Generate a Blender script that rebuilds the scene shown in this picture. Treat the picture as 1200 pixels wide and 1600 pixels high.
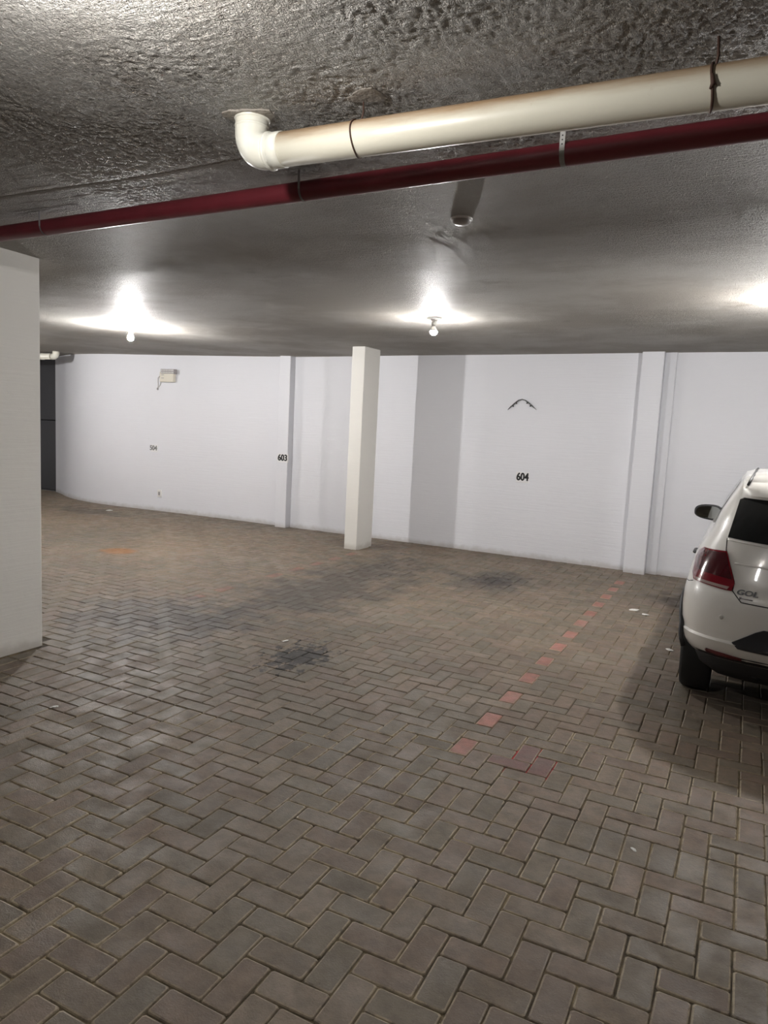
import bpy, bmesh, math, random
import numpy as np
from mathutils import Vector, Matrix, Euler
from mathutils.geometry import delaunay_2d_cdt

for o in list(bpy.data.objects):
    bpy.data.objects.remove(o)
random.seed(7)
rng = np.random.default_rng(7)
SC = bpy.context.scene
COL = SC.collection

# ------------------------------------------------------------------ camera
cam_d = bpy.data.cameras.new('camera')
cam = bpy.data.objects.new('camera', cam_d)
COL.objects.link(cam)
cam_d.sensor_fit = 'HORIZONTAL'
cam_d.sensor_width = 36.0
cam_d.lens = 1120.84 / 1200.0 * 36.0
cam_d.clip_start = 0.05
CR = Vector((0.88924954, 0.4547469, 0.04940146))
CU = Vector((-0.09834458, 0.08459395, 0.99155041))
CF = Vector((-0.44672541, 0.88659411, -0.11994702))
CAMP = Vector((0, 0, 1.5889))
cam.matrix_world = Matrix(((CR.x, CU.x, -CF.x, CAMP.x), (CR.y, CU.y, -CF.y, CAMP.y),
                           (CR.z, CU.z, -CF.z, CAMP.z), (0, 0, 0, 1)))
SC.camera = cam

# ------------------------------------------------------------------ world, exposure
wd = bpy.data.worlds.new('world')
SC.world = wd
wd.use_nodes = True
wd.node_tree.nodes['Background'].inputs[0].default_value = (0.5, 0.5, 0.5, 1)
wd.node_tree.nodes['Background'].inputs[1].default_value = 0.02
SC.view_settings.view_transform = 'Standard'
SC.view_settings.look = 'None'
SC.view_settings.gamma = 1.0
SC.view_settings.use_curve_mapping = False
SC.view_settings.exposure = 2.78
LAMP_STRENGTH = 420.0
LAMP_COLOR = (1.0, 0.978, 0.962)
# bulb positions (x, y), ceiling height comes from ceil_z; last one is the lamp above the photographer
LAMPS = [(-2.61, 5.98, 1.05, 'lit bulb lamp on the ceiling to the right of the slim column'),
         (-6.15, 5.85, 1.3, 'lit bulb lamp on the ceiling above plate 504'),
         (0.32, 5.62, 1.0, 'lit bulb lamp on the ceiling above the white parked car'),
         (-9.75, 5.9, 1.15, 'lit bulb lamp on the ceiling behind the broad near column'),
         (-1.32, 1.0, 0.34, 'lit bulb lamp on the ceiling nearest the viewer, before the white pipe')]



# ------------------------------------------------------------------ helpers
def new_mat(name):
    m = bpy.data.materials.new(name)
    m.use_nodes = True
    nt = m.node_tree
    return m, nt, nt.nodes['Principled BSDF']


def simple(name, col, rough=0.5, metal=0.0, spec=0.5, coat=0.0, bump=None, noise_col=None):
    m, nt, b = new_mat(name)
    b.inputs['Base Color'].default_value = (*col, 1)
    b.inputs['Roughness'].default_value = rough
    b.inputs['Metallic'].default_value = metal
    b.inputs['Specular IOR Level'].default_value = spec
    b.inputs['Coat Weight'].default_value = coat
    b.inputs['Coat Roughness'].default_value = 0.05
    N, L = nt.nodes, nt.links
    tc = N.new('ShaderNodeTexCoord')
    if noise_col:
        n = N.new('ShaderNodeTexNoise')
        n.inputs['Scale'].default_value = noise_col[0]
        n.inputs['Detail'].default_value = 6
        L.new(tc.outputs['Object'], n.inputs['Vector'])
        r = N.new('ShaderNodeValToRGB')
        r.color_ramp.elements[0].position = 0.3
        r.color_ramp.elements[1].position = 0.7
        r.color_ramp.elements[0].color = (*noise_col[1], 1)
        r.color_ramp.elements[1].color = (*col, 1)
        L.new(n.outputs['Fac'], r.inputs['Fac'])
        L.new(r.outputs['Color'], b.inputs['Base Color'])
    if bump:
        n = N.new('ShaderNodeTexNoise')
        n.inputs['Scale'].default_value = bump[0]
        n.inputs['Detail'].default_value = 4
        L.new(tc.outputs['Object'], n.inputs['Vector'])
        bp = N.new('ShaderNodeBump')
        bp.inputs['Strength'].default_value = bump[1]
        bp.inputs['Distance'].default_value = bump[2]
        L.new(n.outputs['Fac'], bp.inputs['Height'])
        L.new(bp.outputs['Normal'], b.inputs['Normal'])
    return m


class NG:
    """tiny node helper"""
    def __init__(s, nt):
        s.nt = nt; s.N = nt.nodes; s.L = nt.links

    def put(s, sock, v):
        if hasattr(v, 'is_output') or isinstance(v, bpy.types.NodeSocket):
            s.L.new(v, sock)
        else:
            sock.default_value = v

    def math(s, op, a, b=0.0, c=0.0, clamp=False):
        n = s.N.new('ShaderNodeMath'); n.operation = op; n.use_clamp = clamp
        s.put(n.inputs[0], a); s.put(n.inputs[1], b); s.put(n.inputs[2], c)
        return n.outputs[0]

    def noise(s, vec, scale, detail=4, rough=0.55, dist=0.0):
        n = s.N.new('ShaderNodeTexNoise')
        s.put(n.inputs['Vector'], vec)
        n.inputs['Scale'].default_value = scale; n.inputs['Detail'].default_value = detail
        n.inputs['Roughness'].default_value = rough; n.inputs['Distortion'].default_value = dist
        return n.outputs['Fac']

    def mapr(s, v, a, b, c=0.0, d=1.0, smooth=True):
        n = s.N.new('ShaderNodeMapRange')
        n.interpolation_type = 'SMOOTHSTEP' if smooth else 'LINEAR'
        s.put(n.inputs[0], v)
        for i, k in enumerate((a, b, c, d)):
            n.inputs[i + 1].default_value = k
        return n.outputs[0]

    def mix(s, f, a, b, mode='MIX'):
        n = s.N.new('ShaderNodeMix'); n.data_type = 'RGBA'; n.blend_type = mode
        s.put(n.inputs[0], f); s.put(n.inputs[6], a); s.put(n.inputs[7], b)
        return n.outputs[2]

    def mapping(s, vec, scale=(1, 1, 1), rot=(0, 0, 0), loc=(0, 0, 0)):
        n = s.N.new('ShaderNodeMapping')
        s.put(n.inputs['Vector'], vec)
        n.inputs['Scale'].default_value = scale; n.inputs['Rotation'].default_value = rot
        n.inputs['Location'].default_value = loc
        return n.outputs[0]

    def pos(s):
        return s.N.new('ShaderNodeNewGeometry').outputs['Position']

    def sep(s, v):
        n = s.N.new('ShaderNodeSeparateXYZ'); s.put(n.inputs[0], v)
        return n.outputs

    def bump(s, h, strength, dist):
        n = s.N.new('ShaderNodeBump')
        n.inputs['Strength'].default_value = strength; n.inputs['Distance'].default_value = dist
        s.put(n.inputs['Height'], h)
        return n.outputs[0]


def link(me, name, mat=None, parent=None):
    o = bpy.data.objects.new(name, me)
    COL.objects.link(o)
    if mat is not None:
        if not me.materials:
            me.materials.append(mat)
    if parent is not None:
        o.parent = parent
    return o


def from_bm(bm, name, mat=None, parent=None, smooth=False):
    bmesh.ops.recalc_face_normals(bm, faces=bm.faces[:])
    me = bpy.data.meshes.new(name)
    bm.to_mesh(me)
    bm.free()
    if smooth:
        me.polygons.foreach_set('use_smooth', [True] * len(me.polygons))
    return link(me, name, mat, parent)


def from_py(v, f, name, mat=None, parent=None, smooth=False):
    me = bpy.data.meshes.new(name)
    me.from_pydata([tuple(a) for a in v], [], f)
    me.update()
    if smooth:
        me.polygons.foreach_set('use_smooth', [True] * len(me.polygons))
    return link(me, name, mat, parent)


def empty(name, loc=(0, 0, 0)):
    o = bpy.data.objects.new(name, None)
    COL.objects.link(o)
    o.location = loc
    o.empty_display_size = 0.1
    return o


def tag(o, label, cat, group=None):
    o['label'] = label
    o['category'] = cat
    if group:
        o['group'] = group
    return o


def bm_box(bm, lo, hi, bevel=0.0, seg=1):
    r = bmesh.ops.create_cube(bm, size=1.0)
    vs = r['verts']
    for v in vs:
        v.co = Vector([lo[k] + (v.co[k] + 0.5) * (hi[k] - lo[k]) for k in range(3)])
    if bevel:
        es = list({e for v in vs for e in v.link_edges})
        bmesh.ops.bevel(bm, geom=es, offset=bevel, segments=seg, affect='EDGES', profile=0.6)


def box(name, lo, hi, mat, parent=None, bevel=0.0, seg=1):
    bm = bmesh.new()
    bm_box(bm, lo, hi, bevel, seg)
    return from_bm(bm, name, mat, parent)


def bm_tube(bm, pts, rad, n=16, caps=True):
    """tube through points; rad a number or a list"""
    pts = [Vector(p) for p in pts]
    rr = rad if isinstance(rad, (list, tuple)) else [rad] * len(pts)
    rings = []
    up = None
    for i, p in enumerate(pts):
        t = (pts[min(i + 1, len(pts) - 1)] - pts[max(i - 1, 0)]).normalized()
        if up is None:
            up = Vector((0, 0, 1)) if abs(t.z) < 0.9 else Vector((0, 1, 0))
        a = t.cross(up)
        if a.length < 1e-4:
            a = t.orthogonal()
        a.normalize()
        b = a.cross(t).normalized()
        up = b
        rings.append([bm.verts.new(p + rr[i] * (a * math.cos(k * 2 * math.pi / n) + b * math.sin(k * 2 * math.pi / n))) for k in range(n)])
    for r0, r1 in zip(rings, rings[1:]):
        for k in range(n):
            bm.faces.new((r0[k], r0[(k + 1) % n], r1[(k + 1) % n], r1[k]))
    if caps:
        bm.faces.new(rings[0][::-1]); bm.faces.new(rings[-1])


def tube(name, pts, rad, mat, parent=None, n=16, caps=True, smooth=True):
    bm = bmesh.new()
    bm_tube(bm, pts, rad, n, caps)
    o = from_bm(bm, name, mat, parent, smooth)
    return o


def lathe(name, prof, mat, parent=None, n=24, axis='Z', loc=(0, 0, 0), smooth=True):
    """prof: list of (r, h) along axis"""
    bm = bmesh.new()
    rings = []
    for r, h in prof:
        ring = []
        for k in range(n):
            a = 2 * math.pi * k / n
            c, s = r * math.cos(a), r * math.sin(a)
            v = (c, s, h) if axis == 'Z' else ((h, c, s) if axis == 'X' else (c, h, s))
            ring.append(bm.verts.new(Vector(v) + Vector(loc)))
        rings.append(ring)
    for r0, r1 in zip(rings, rings[1:]):
        for k in range(n):
            bm.faces.new((r0[k], r0[(k + 1) % n], r1[(k + 1) % n], r1[k]))
    bm.faces.new(rings[0][::-1]); bm.faces.new(rings[-1])
    bmesh.ops.remove_doubles(bm, verts=bm.verts[:], dist=1e-5)
    return from_bm(bm, name, mat, parent, smooth)


def text_mesh(name, txt, mat, parent, loc, rot, size, sx=1.0, offset=0.0, depth=0.001, shear=0.0, bold=0.0):
    cu = bpy.data.curves.new(name, 'FONT')
    cu.body = txt
    cu.size = size
    cu.offset = offset
    cu.extrude = depth
    cu.shear = shear
    cu.align_x = 'CENTER'; cu.align_y = 'CENTER'
    tmp = bpy.data.objects.new('tmp', cu)
    COL.objects.link(tmp)
    dg = bpy.context.evaluated_depsgraph_get()
    me = bpy.data.meshes.new_from_object(tmp.evaluated_get(dg))
    bpy.data.objects.remove(tmp)
    me.name = name
    me.materials.clear()
    if bold:
        bm = bmesh.new()
        for k, (bx_, bz_) in enumerate(((-bold, 0), (bold, 0), (0, bold * 0.5), (0, -bold * 0.5))):
            n0 = len(bm.verts)
            bm.from_mesh(me)
            bm.verts.ensure_lookup_table()
            for v in bm.verts[n0:]:
                v.co += Vector((bx_, bz_, 0.00012 * k))
        bm.to_mesh(me)
        bm.free()
    o = link(me, name, mat, parent)
    o.location = loc
    o.rotation_euler = rot
    o.scale = (sx, 1, 1)
    return o


def vnoise(x, y, seed):
    """value noise, x y arrays in cells"""
    g = np.random.default_rng(seed).random((256, 256))
    xi = np.floor(x).astype(int); yi = np.floor(y).astype(int)
    fx = x - xi; fy = y - yi
    fx = fx * fx * (3 - 2 * fx); fy = fy * fy * (3 - 2 * fy)
    a = g[xi % 256, yi % 256]; b = g[(xi + 1) % 256, yi % 256]
    c = g[xi % 256, (yi + 1) % 256]; d = g[(xi + 1) % 256, (yi + 1) % 256]
    return (a * (1 - fx) + b * fx) * (1 - fy) + (c * (1 - fx) + d * fx) * fy - 0.5


WALL_Y = 8.92


def ceil_z(x):
    return np.interp(x, [-14, -12, -6, -4, 6], [2.565, 2.56, 2.516, 2.5385, 2.653])


# ------------------------------------------------------------------ materials
def mat_wall(name, col, dirt, base_dirt=True):
    m, nt, b = new_mat(name)
    g = NG(nt)
    p = g.pos()
    big = g.noise(p, 0.9, 5)
    fine = g.noise(p, 14, 4)
    f = g.math('MULTIPLY', g.mapr(big, 0.45, 0.8), 0.25)
    c = g.mix(f, (*col, 1), (*dirt, 1))
    sp = g.noise(p, 55, 2)
    c = g.mix(g.math('MULTIPLY', g.mapr(sp, 0.73, 0.8), 0.18), c, (0.35, 0.33, 0.3, 1))
    if base_dirt:
        z = g.sep(p)[2]
        wob = g.math('MULTIPLY', g.noise(p, 9, 4), 0.09)
        low = g.mapr(g.math('SUBTRACT', z, wob), 0.04, -0.04)
        c = g.mix(g.math('MULTIPLY', low, 0.45), c, (0.3, 0.26, 0.21, 1))
    nt.links.new(c, b.inputs['Base Color'])
    b.inputs['Roughness'].default_value = 0.62
    b.inputs['Specular IOR Level'].default_value = 0.3
    h = g.math('ADD', g.math('MULTIPLY', fine, 0.6), g.noise(g.mapping(p, (3, 3, 60)), 1.0, 3))
    nt.links.new(g.bump(h, 0.35, 0.006), b.inputs['Normal'])
    return m


M_WALL = mat_wall('white_wall_paint', (0.755, 0.762, 0.80), (0.66, 0.665, 0.69))
M_COLUMN = mat_wall('cream_column_paint', (0.78, 0.765, 0.72), (0.66, 0.64, 0.59))


def mat_ceiling():
    m, nt, b = new_mat('rough_painted_ceiling')
    g = NG(nt)
    p = g.pos()
    big = g.noise(p, 0.7, 6, 0.6)
    c = g.mix(g.mapr(big, 0.38, 0.62), (0.45, 0.42, 0.375, 1), (0.62, 0.60, 0.56, 1))
    st = g.noise(g.mapping(p, (1.2, 7, 1)), 1.0, 6, 0.65)
    c = g.mix(g.math('MULTIPLY', g.mapr(st, 0.55, 0.75), 0.35), c, (0.33, 0.305, 0.265, 1))
    br = g.noise(p, 2.2, 5)
    c = g.mix(g.math('MULTIPLY', g.mapr(br, 0.66, 0.78), 0.5), c, (0.25, 0.21, 0.165, 1))
    nt.links.new(c, b.inputs['Base Color'])
    b.inputs['Roughness'].default_value = 0.55
    b.inputs['Specular IOR Level'].default_value = 0.09
    s1 = g.noise(g.mapping(p, (125, 70, 1), (0, 0, 0.5)), 1.0, 3, 0.62, 0.9)
    s1 = g.mapr(s1, 0.36, 0.66)
    s2 = g.mapr(g.noise(g.mapping(p, (14, 44, 1), (0, 0, -0.10)), 1.0, 4, 0.65, 0.5), 0.35, 0.7)
    s3 = g.mapr(g.noise(g.mapping(p, (5, 24, 1), (0, 0, 0.08)), 1.0, 4, 0.7, 0.8), 0.52, 0.6)
    cov = g.mapr(g.noise(p, 1.3, 4), 0.32, 0.58, 0.7, 1.0)
    h = g.math('ADD', g.math('MULTIPLY', s1, cov), g.math('ADD', g.math('MULTIPLY', s2, 0.4), g.math('MULTIPLY', s3, 0.35)))
    nt.links.new(g.bump(h, 1.0, 0.010), b.inputs['Normal'])
    return m


M_CEIL = mat_ceiling()


def mat_paver(name, src):
    m, nt, b = new_mat(name)
    g = NG(nt)
    p = g.pos()
    if src == 'object':
        base = g.N.new('ShaderNodeObjectInfo').outputs['Color']
    else:
        a = g.N.new('ShaderNodeAttribute'); a.attribute_name = 'brick'
        base = a.outputs['Color']
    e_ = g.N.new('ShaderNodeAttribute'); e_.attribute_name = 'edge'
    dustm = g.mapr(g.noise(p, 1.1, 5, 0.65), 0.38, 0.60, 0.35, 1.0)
    n1 = g.noise(p, 16, 5, 0.6)
    c = g.mix(g.mapr(n1, 0.3, 0.75, 0, 0.55), base, (0.09, 0.074, 0.055, 1))
    n2 = g.noise(p, 160, 3, 0.7)
    c = g.mix(g.math('MULTIPLY', g.mapr(n2, 0.58, 0.75), 0.35), c, (0.33, 0.285, 0.235, 1))
    c = g.mix(g.math('MULTIPLY', g.mapr(n2, 0.40, 0.28), 0.4), c, (0.05, 0.043, 0.036, 1))
    # dust
    n3 = g.noise(p, 1.6, 6, 0.65)
    c = g.mix(g.math('MULTIPLY', g.mapr(n3, 0.52, 0.75), 0.35), c, (0.265, 0.22, 0.178, 1))
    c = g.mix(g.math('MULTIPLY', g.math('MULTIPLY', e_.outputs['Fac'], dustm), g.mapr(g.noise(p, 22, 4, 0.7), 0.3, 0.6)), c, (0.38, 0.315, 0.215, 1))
    # stains with their own outline: (x, y, rx, ry, strength, colour)
    xyz = g.sep(p)
    wob = g.noise(p, 3.2, 5, 0.65)
    wob2 = g.noise(g.mapping(p, (16, 9, 1)), 1.0, 4, 0.7)
    for (sx, sy, rx, ry, st, colr, edge) in [
            (-3.55, 6.0, 0.8, 2.3, 0.75, (0.06, 0.053, 0.046), 0.6), (-2.35, 7.2, 0.55, 0.75, 0.62, (0.06, 0.052, 0.045), 0.5),
            (-4.0, 4.15, 0.9, 0.8, 0.7, (0.065, 0.058, 0.055), 0.6), (-2.60, 3.98, 0.22, 0.34, 0.9, (0.018, 0.016, 0.015), 0.25),
            (-2.3, 7.25, 0.25, 0.3, 0.8, (0.03, 0.025, 0.022), 0.3), (-6.35, 5.95, 0.28, 0.22, 0.75, (0.26, 0.11, 0.03), 0.35),
            (-9.3, 8.0, 0.9, 0.35, 0.6, (0.06, 0.045, 0.035), 0.4), (-0.55, 7.6, 0.3, 0.35, 0.6, (0.05, 0.042, 0.035), 0.4)]:
        dx = g.math('DIVIDE', g.math('SUBTRACT', xyz[0], sx), rx)
        dy = g.math('DIVIDE', g.math('SUBTRACT', xyz[1], sy), ry)
        r = g.math('SQRT', g.math('ADD', g.math('MULTIPLY', dx, dx), g.math('MULTIPLY', dy, dy)))
        r = g.math('ADD', r, g.math('MULTIPLY', g.math('SUBTRACT', wob2 if edge < 0.32 else wob, 0.5), 4.5 if edge < 0.32 else 2.6))
        f = g.math('MULTIPLY', g.mapr(r, 0.85 + edge * 0.4, 0.85 - edge), st)
        c = g.mix(f, c, (*colr, 1))
    nt.links.new(c, b.inputs['Base Color'])
    rough = g.mapr(g.noise(p, 7, 4), 0.3, 0.7, 0.45, 0.72)
    nt.links.new(rough, b.inputs['Roughness'])
    b.inputs['Specular IOR Level'].default_value = 0.42
    h = g.math('ADD', g.math('MULTIPLY', n2, 0.5), g.noise(p, 40, 4))
    nt.links.new(g.bump(h, 0.5, 0.004), b.inputs['Normal'])
    return m


M_PAVER = mat_paver('concrete_paver', 'object')
M_FIELD = mat_paver('concrete_paver_field', 'attr')


def mat_joint():
    m, nt, b = new_mat('sandy_joint')
    g = NG(nt)
    p = g.pos()
    n = g.noise(p, 2.5, 6, 0.65)
    c = g.mix(g.mapr(n, 0.38, 0.66), (0.055, 0.043, 0.029, 1), (0.30, 0.235, 0.135, 1))
    # red paint that ran into the joints round the painted pavers
    xyz = g.sep(p)
    dx = g.math('DIVIDE', g.math('ADD', xyz[0], 0.80), 0.13)
    dy = g.math('DIVIDE', g.math('SUBTRACT', xyz[1], 3.31), 0.2)
    r = g.math('SQRT', g.math('ADD', g.math('MULTIPLY', dx, dx), g.math('MULTIPLY', dy, dy)))
    r = g.math('ADD', r, g.math('MULTIPLY', g.math('SUBTRACT', g.noise(p, 14, 3), 0.5), 0.8))
    c = g.mix(g.mapr(r, 1.1, 0.9), c, (0.42, 0.012, 0.025, 1))
    nt.links.new(c, b.inputs['Base Color'])
    b.inputs['Roughness'].default_value = 0.95
    nt.links.new(g.bump(g.noise(p, 90, 4), 0.8, 0.006), b.inputs['Normal'])
    return m


M_JOINT = mat_joint()
M_DARK = simple('dark_grey_gate_paint', (0.06, 0.06, 0.066), 0.45, bump=(6, 0.2, 0.01))
M_PVC = None


def mat_pvc():
    m, nt, b = new_mat('aged_white_pipe')
    g = NG(nt)
    p = g.pos()
    z = g.sep(p)[2]
    n = g.noise(g.mapping(p, (3, 20, 20)), 1.0, 5, 0.65)
    # rust-brown dirt lies on the upper side of the pipe
    up = g.mapr(g.math('ADD', z, g.math('MULTIPLY', g.math('SUBTRACT', n, 0.5), 0.05)), 2.438, 2.49)
    c = g.mix(g.math('MULTIPLY', up, 0.85), (0.80, 0.765, 0.63, 1), (0.36, 0.20, 0.08, 1))
    n2 = g.noise(p, 30, 5, 0.7)
    c = g.mix(g.math('MULTIPLY', g.mapr(n2, 0.66, 0.78), 0.3), c, (0.45, 0.33, 0.2, 1))
    nt.links.new(c, b.inputs['Base Color'])
    b.inputs['Roughness'].default_value = 0.32
    return m


M_PVC = mat_pvc()
M_PVC2 = simple('white_pipe_fitting', (0.80, 0.80, 0.72), 0.3, noise_col=(14, (0.72, 0.69, 0.58)))
M_RED = simple('dark_red_pipe_paint', (0.19, 0.026, 0.036), 0.4, noise_col=(9, (0.15, 0.022, 0.03)))
M_STEEL = simple('perforated_steel_strap', (0.62, 0.61, 0.58), 0.4)
M_WIRE = simple('rusty_wire', (0.10, 0.055, 0.04), 0.7, 0.2)
M_BLACKMARK = simple('black_print', (0.012, 0.012, 0.012), 0.6)
M_PLATE = simple('white_sign_plate', (0.80, 0.80, 0.80), 0.5)
M_PLASTIC = simple('white_plastic', (0.80, 0.79, 0.76), 0.4)
M_CREAM = simple('cream_plastic', (0.70, 0.66, 0.56), 0.45)
M_GREY = simple('grey_plastic', (0.34, 0.32, 0.32), 0.5)
M_MORTAR = simple('grey_mortar_patch', (0.30, 0.27, 0.23), 0.9, bump=(60, 0.8, 0.01))



def bulb_mat(k):
    m, nt, b = new_mat('lit_bulb')
    b.inputs['Base Color'].default_value = (0.9, 0.9, 0.9, 1)
    b.inputs['Emission Color'].default_value = (*LAMP_COLOR, 1)
    b.inputs['Emission Strength'].default_value = LAMP_STRENGTH * k
    return m


# ------------------------------------------------------------------ floor: slab + herringbone pavers
X0, YF, YB, U = -1.59585, 2.6991, 2.8991, 0.1
IMIN, IMAX = -126, 68          # columns of 0.1 m
XL, XR = X0 + IMIN * U, X0 + IMAX * U
bricks = []                    # (cx, cy, kind) kind 'Y' 'X' 'H'


def cell(i, j, yo):
    return X0 + (i + 0.5) * U, yo + (j + 0.5) * U


def herring(yo, jlo, jhi, phase):
    for i in range(IMIN, IMAX):
        for j in range(jlo, jhi):
            off = (j - (phase - i)) % 4
            x, y = cell(i, j, yo)
            if off == 0:
                bricks.append((x, y + U / 2, 'Y') if j + 1 < jhi else (x, y, 'H'))
            elif off == 1 and j == jlo:
                bricks.append((x, y, 'H'))
            elif off == 2:
                bricks.append((x + U / 2, y, 'X') if i + 1 < IMAX else (x, y, 'H'))
            elif off == 3 and i == IMIN:
                bricks.append((x, y, 'H'))


herring(YB, 0, 66, 7)
herring(YF, -52, 0, 3)
YEND = -7.5
for i in range(IMIN, IMAX):
    bricks.append((X0 + (i + 0.5) * U, (YF + YB) / 2, 'Y'))


def inside(x, y, r):
    return r[0] < x < r[1] and r[2] < y < r[3]


COLS = {'slim': (-4.515, -4.335, 7.87, 8.28), 'big': (-4.62, -4.145, 2.30, 3.185)}
floor = box('floor', (XL, YEND, -0.12), (XR, WALL_Y + 0.6, -0.007), M_JOINT)
floor['kind'] = 'structure'


def project(x, y, z=0.0):
    d = Vector((x, y, z)) - CAMP
    w = d.dot(CF)
    if w < 0.15:
        return None
    return 600 + 1120.84 * d.dot(CR) / w, 800 - 1120.84 * d.dot(CU) / w


def wall_line(x):
    return float(np.mean(np.interp(np.linspace(x - 0.45, x + 0.45, 19), [-13.6, -11.85, -11.2, -10.7, -10.2, -9.6, -8.5, -7, 6], [9.75, 9.48, 9.09, 8.88, 8.78, 8.76, 8.85, 8.9, 8.92])))


SIZE = {'Y': (0.0962, 0.1965), 'X': (0.1965, 0.0962), 'H': (0.0962, 0.0962)}


def brick_mesh(kind, corner=True):
    w, l = SIZE[kind]
    ch = 0.006 if corner else 0.0

    def loop(ins, z):
        a, c = w / 2 - ins, l / 2 - ins
        if not corner:
            return [(-a, -c, z), (a, -c, z), (a, c, z), (-a, c, z)]
        return [(-a + ch, -c, z), (a - ch, -c, z), (a, -c + ch, z), (a, c - ch, z), (a - ch, c, z), (-a + ch, c, z), (-a, c - ch, z), (-a, -c + ch, z)]
    L = [loop(0.0, -0.05), loop(0.0, -0.0055), loop(0.0022, -0.0016), loop(0.0068, 0.0)] if corner else [loop(0.0, -0.05), loop(0.0, -0.004), loop(0.005, 0.0)]
    n = len(L[0])
    v = [p for q in L for p in q]
    f = []
    for k in range(len(L) - 1):
        for i in range(n):
            j = (i + 1) % n
            f.append((k * n + i, k * n + j, (k + 1) * n + j, (k + 1) * n + i))
    f.append(tuple(range((len(L) - 1) * n, len(L) * n)))
    return v, f


TONES = [(0.195, 0.155, 0.112), (0.180, 0.153, 0.112), (0.203, 0.155, 0.115), (0.176, 0.150, 0.112), (0.210, 0.170, 0.126), (0.19, 0.144, 0.108)]
RED_COLS = {}
red_list = []


def tone(x, y):
    w = float(vnoise(np.array([x * 0.8 + 40]), np.array([y * 0.8 + 40]), 3)[0])
    w2 = float(vnoise(np.array([x * 2.3 + 40]), np.array([y * 2.3 + 40]), 5)[0])
    t = list(random.choice(TONES))
    k = random.uniform(0.86, 1.08) * (1 + 0.25 * w2)
    warm = 1.02 + 0.10 * w
    k *= 0.97
    return (t[0] * k * warm, t[1] * k * 0.975, t[2] * k * 0.98 / warm)


info = []
for (x, y, kd) in bricks:
    if any(inside(x, y, (r[0] - .02, r[1] + .02, r[2] - .02, r[3] + .02)) for r in COLS.values()):
        continue
    if y > wall_line(x) + 0.15:
        continue
    red = None
    i = round((x - X0) / U - 0.5)
    if kd == 'Y' and y > 3.2:
        jj = (y - YB) / U - 1           # first cell index
        if i == 4 and (round(jj) - 3) % 4 == 0 and jj < 53:
            red = 'line'
        if i == -27 and y > 4.7 and y < 7.7 and random.random() < 0.6:
            red = 'faded'
    w, l = SIZE[kd]
    cs = [project(x + sx * w / 2, y + sy * l / 2) for sx, sy in ((-1, -1), (1, -1), (1, 1), (-1, 1))]
    area = 0.0
    if all(cs):
        cc = [(min(max(a, 0), 1200), min(max(c, 0), 1600)) for a, c in cs]
        area = abs(sum(cc[k][0] * cc[(k + 1) % 4][1] - cc[(k + 1) % 4][0] * cc[k][1] for k in range(4))) / 2
    if x > -0.25 and x < 1.4 and y > 4.35:
        area = 0
    if x < -4.1 and y < 3.2:
        area *= 0.2
    info.append((area, x, y, kd, red))
info.sort(key=lambda t: -t[0])
meshes = {}
for kd in 'YXH':
    v, f = brick_mesh(kd)
    me = bpy.data.meshes.new('paver_' + {'Y': 'long', 'X': 'wide', 'H': 'half'}[kd])
    me.from_pydata(v, [], f)
    me.materials.append(M_PAVER)
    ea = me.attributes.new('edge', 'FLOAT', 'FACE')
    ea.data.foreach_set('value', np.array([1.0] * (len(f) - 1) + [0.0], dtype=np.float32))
    meshes[kd] = me
PAINT = [(-0.845, 3.39), (-0.745, 3.29), (-0.90, 3.25)]
fv, ff, fc, fe = [], [], [], []
count = 0
for (area, x, y, kd, red) in info:
    col = tone(x, y)
    z = random.uniform(-0.0016, 0.0016)
    rot = (random.gauss(0, 0.006), random.gauss(0, 0.006), random.gauss(0, 0.008))
    x += random.gauss(0, 0.0007); y += random.gauss(0, 0.0007)
    if red == 'line':
        k = random.uniform(0.85, 1.2)
        col = (0.34 * k, 0.145 * k, 0.115 * k)
    elif red == 'faded':
        col = (0.27, 0.135, 0.105)
    painted = any(abs(x - a) < 0.03 and abs(y - c) < 0.03 for a, c in PAINT)
    if painted:
        col = (0.185, 0.10, 0.088)
    if red == 'line' or painted or (count < 300 and area > 0):
        o = bpy.data.objects.new('red_paver' if (red == 'line' or painted) else 'paver', meshes[kd])
        COL.objects.link(o)
        o.parent = floor
        o.location = (x, y, z)
        o.rotation_euler = rot
        o.color = (*col, 1)
        if not (red == 'line' or painted):
            count += 1
    else:
        v, f = brick_mesh(kd, False)
        R = Euler(rot).to_matrix()
        b0 = len(fv)
        for p in v:
            q = R @ Vector(p)
            fv.append((q.x + x, q.y + y, q.z + z))
        ff += [tuple(a + b0 for a in t) for t in f]
        fc += [col] * len(f)
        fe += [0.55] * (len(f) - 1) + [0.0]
fo = from_py(fv, ff, 'paver_field', M_FIELD, floor)
fo['kind'] = 'stuff'
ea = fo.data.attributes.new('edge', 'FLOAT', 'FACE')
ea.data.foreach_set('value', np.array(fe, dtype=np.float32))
at = fo.data.attributes.new('brick', 'FLOAT_COLOR', 'FACE')
at.data.foreach_set('color', np.array([(*c, 1) for c in fc], dtype=np.float32).ravel())

# ------------------------------------------------------------------ ceiling
def axis(lo, hi, flo, fhi, fine, coarse):
    a = np.arange(lo, flo, coarse); c = np.arange(flo, fhi, fine); d = np.arange(fhi, hi + coarse, coarse)
    return np.concatenate([a, c, d])


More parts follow.
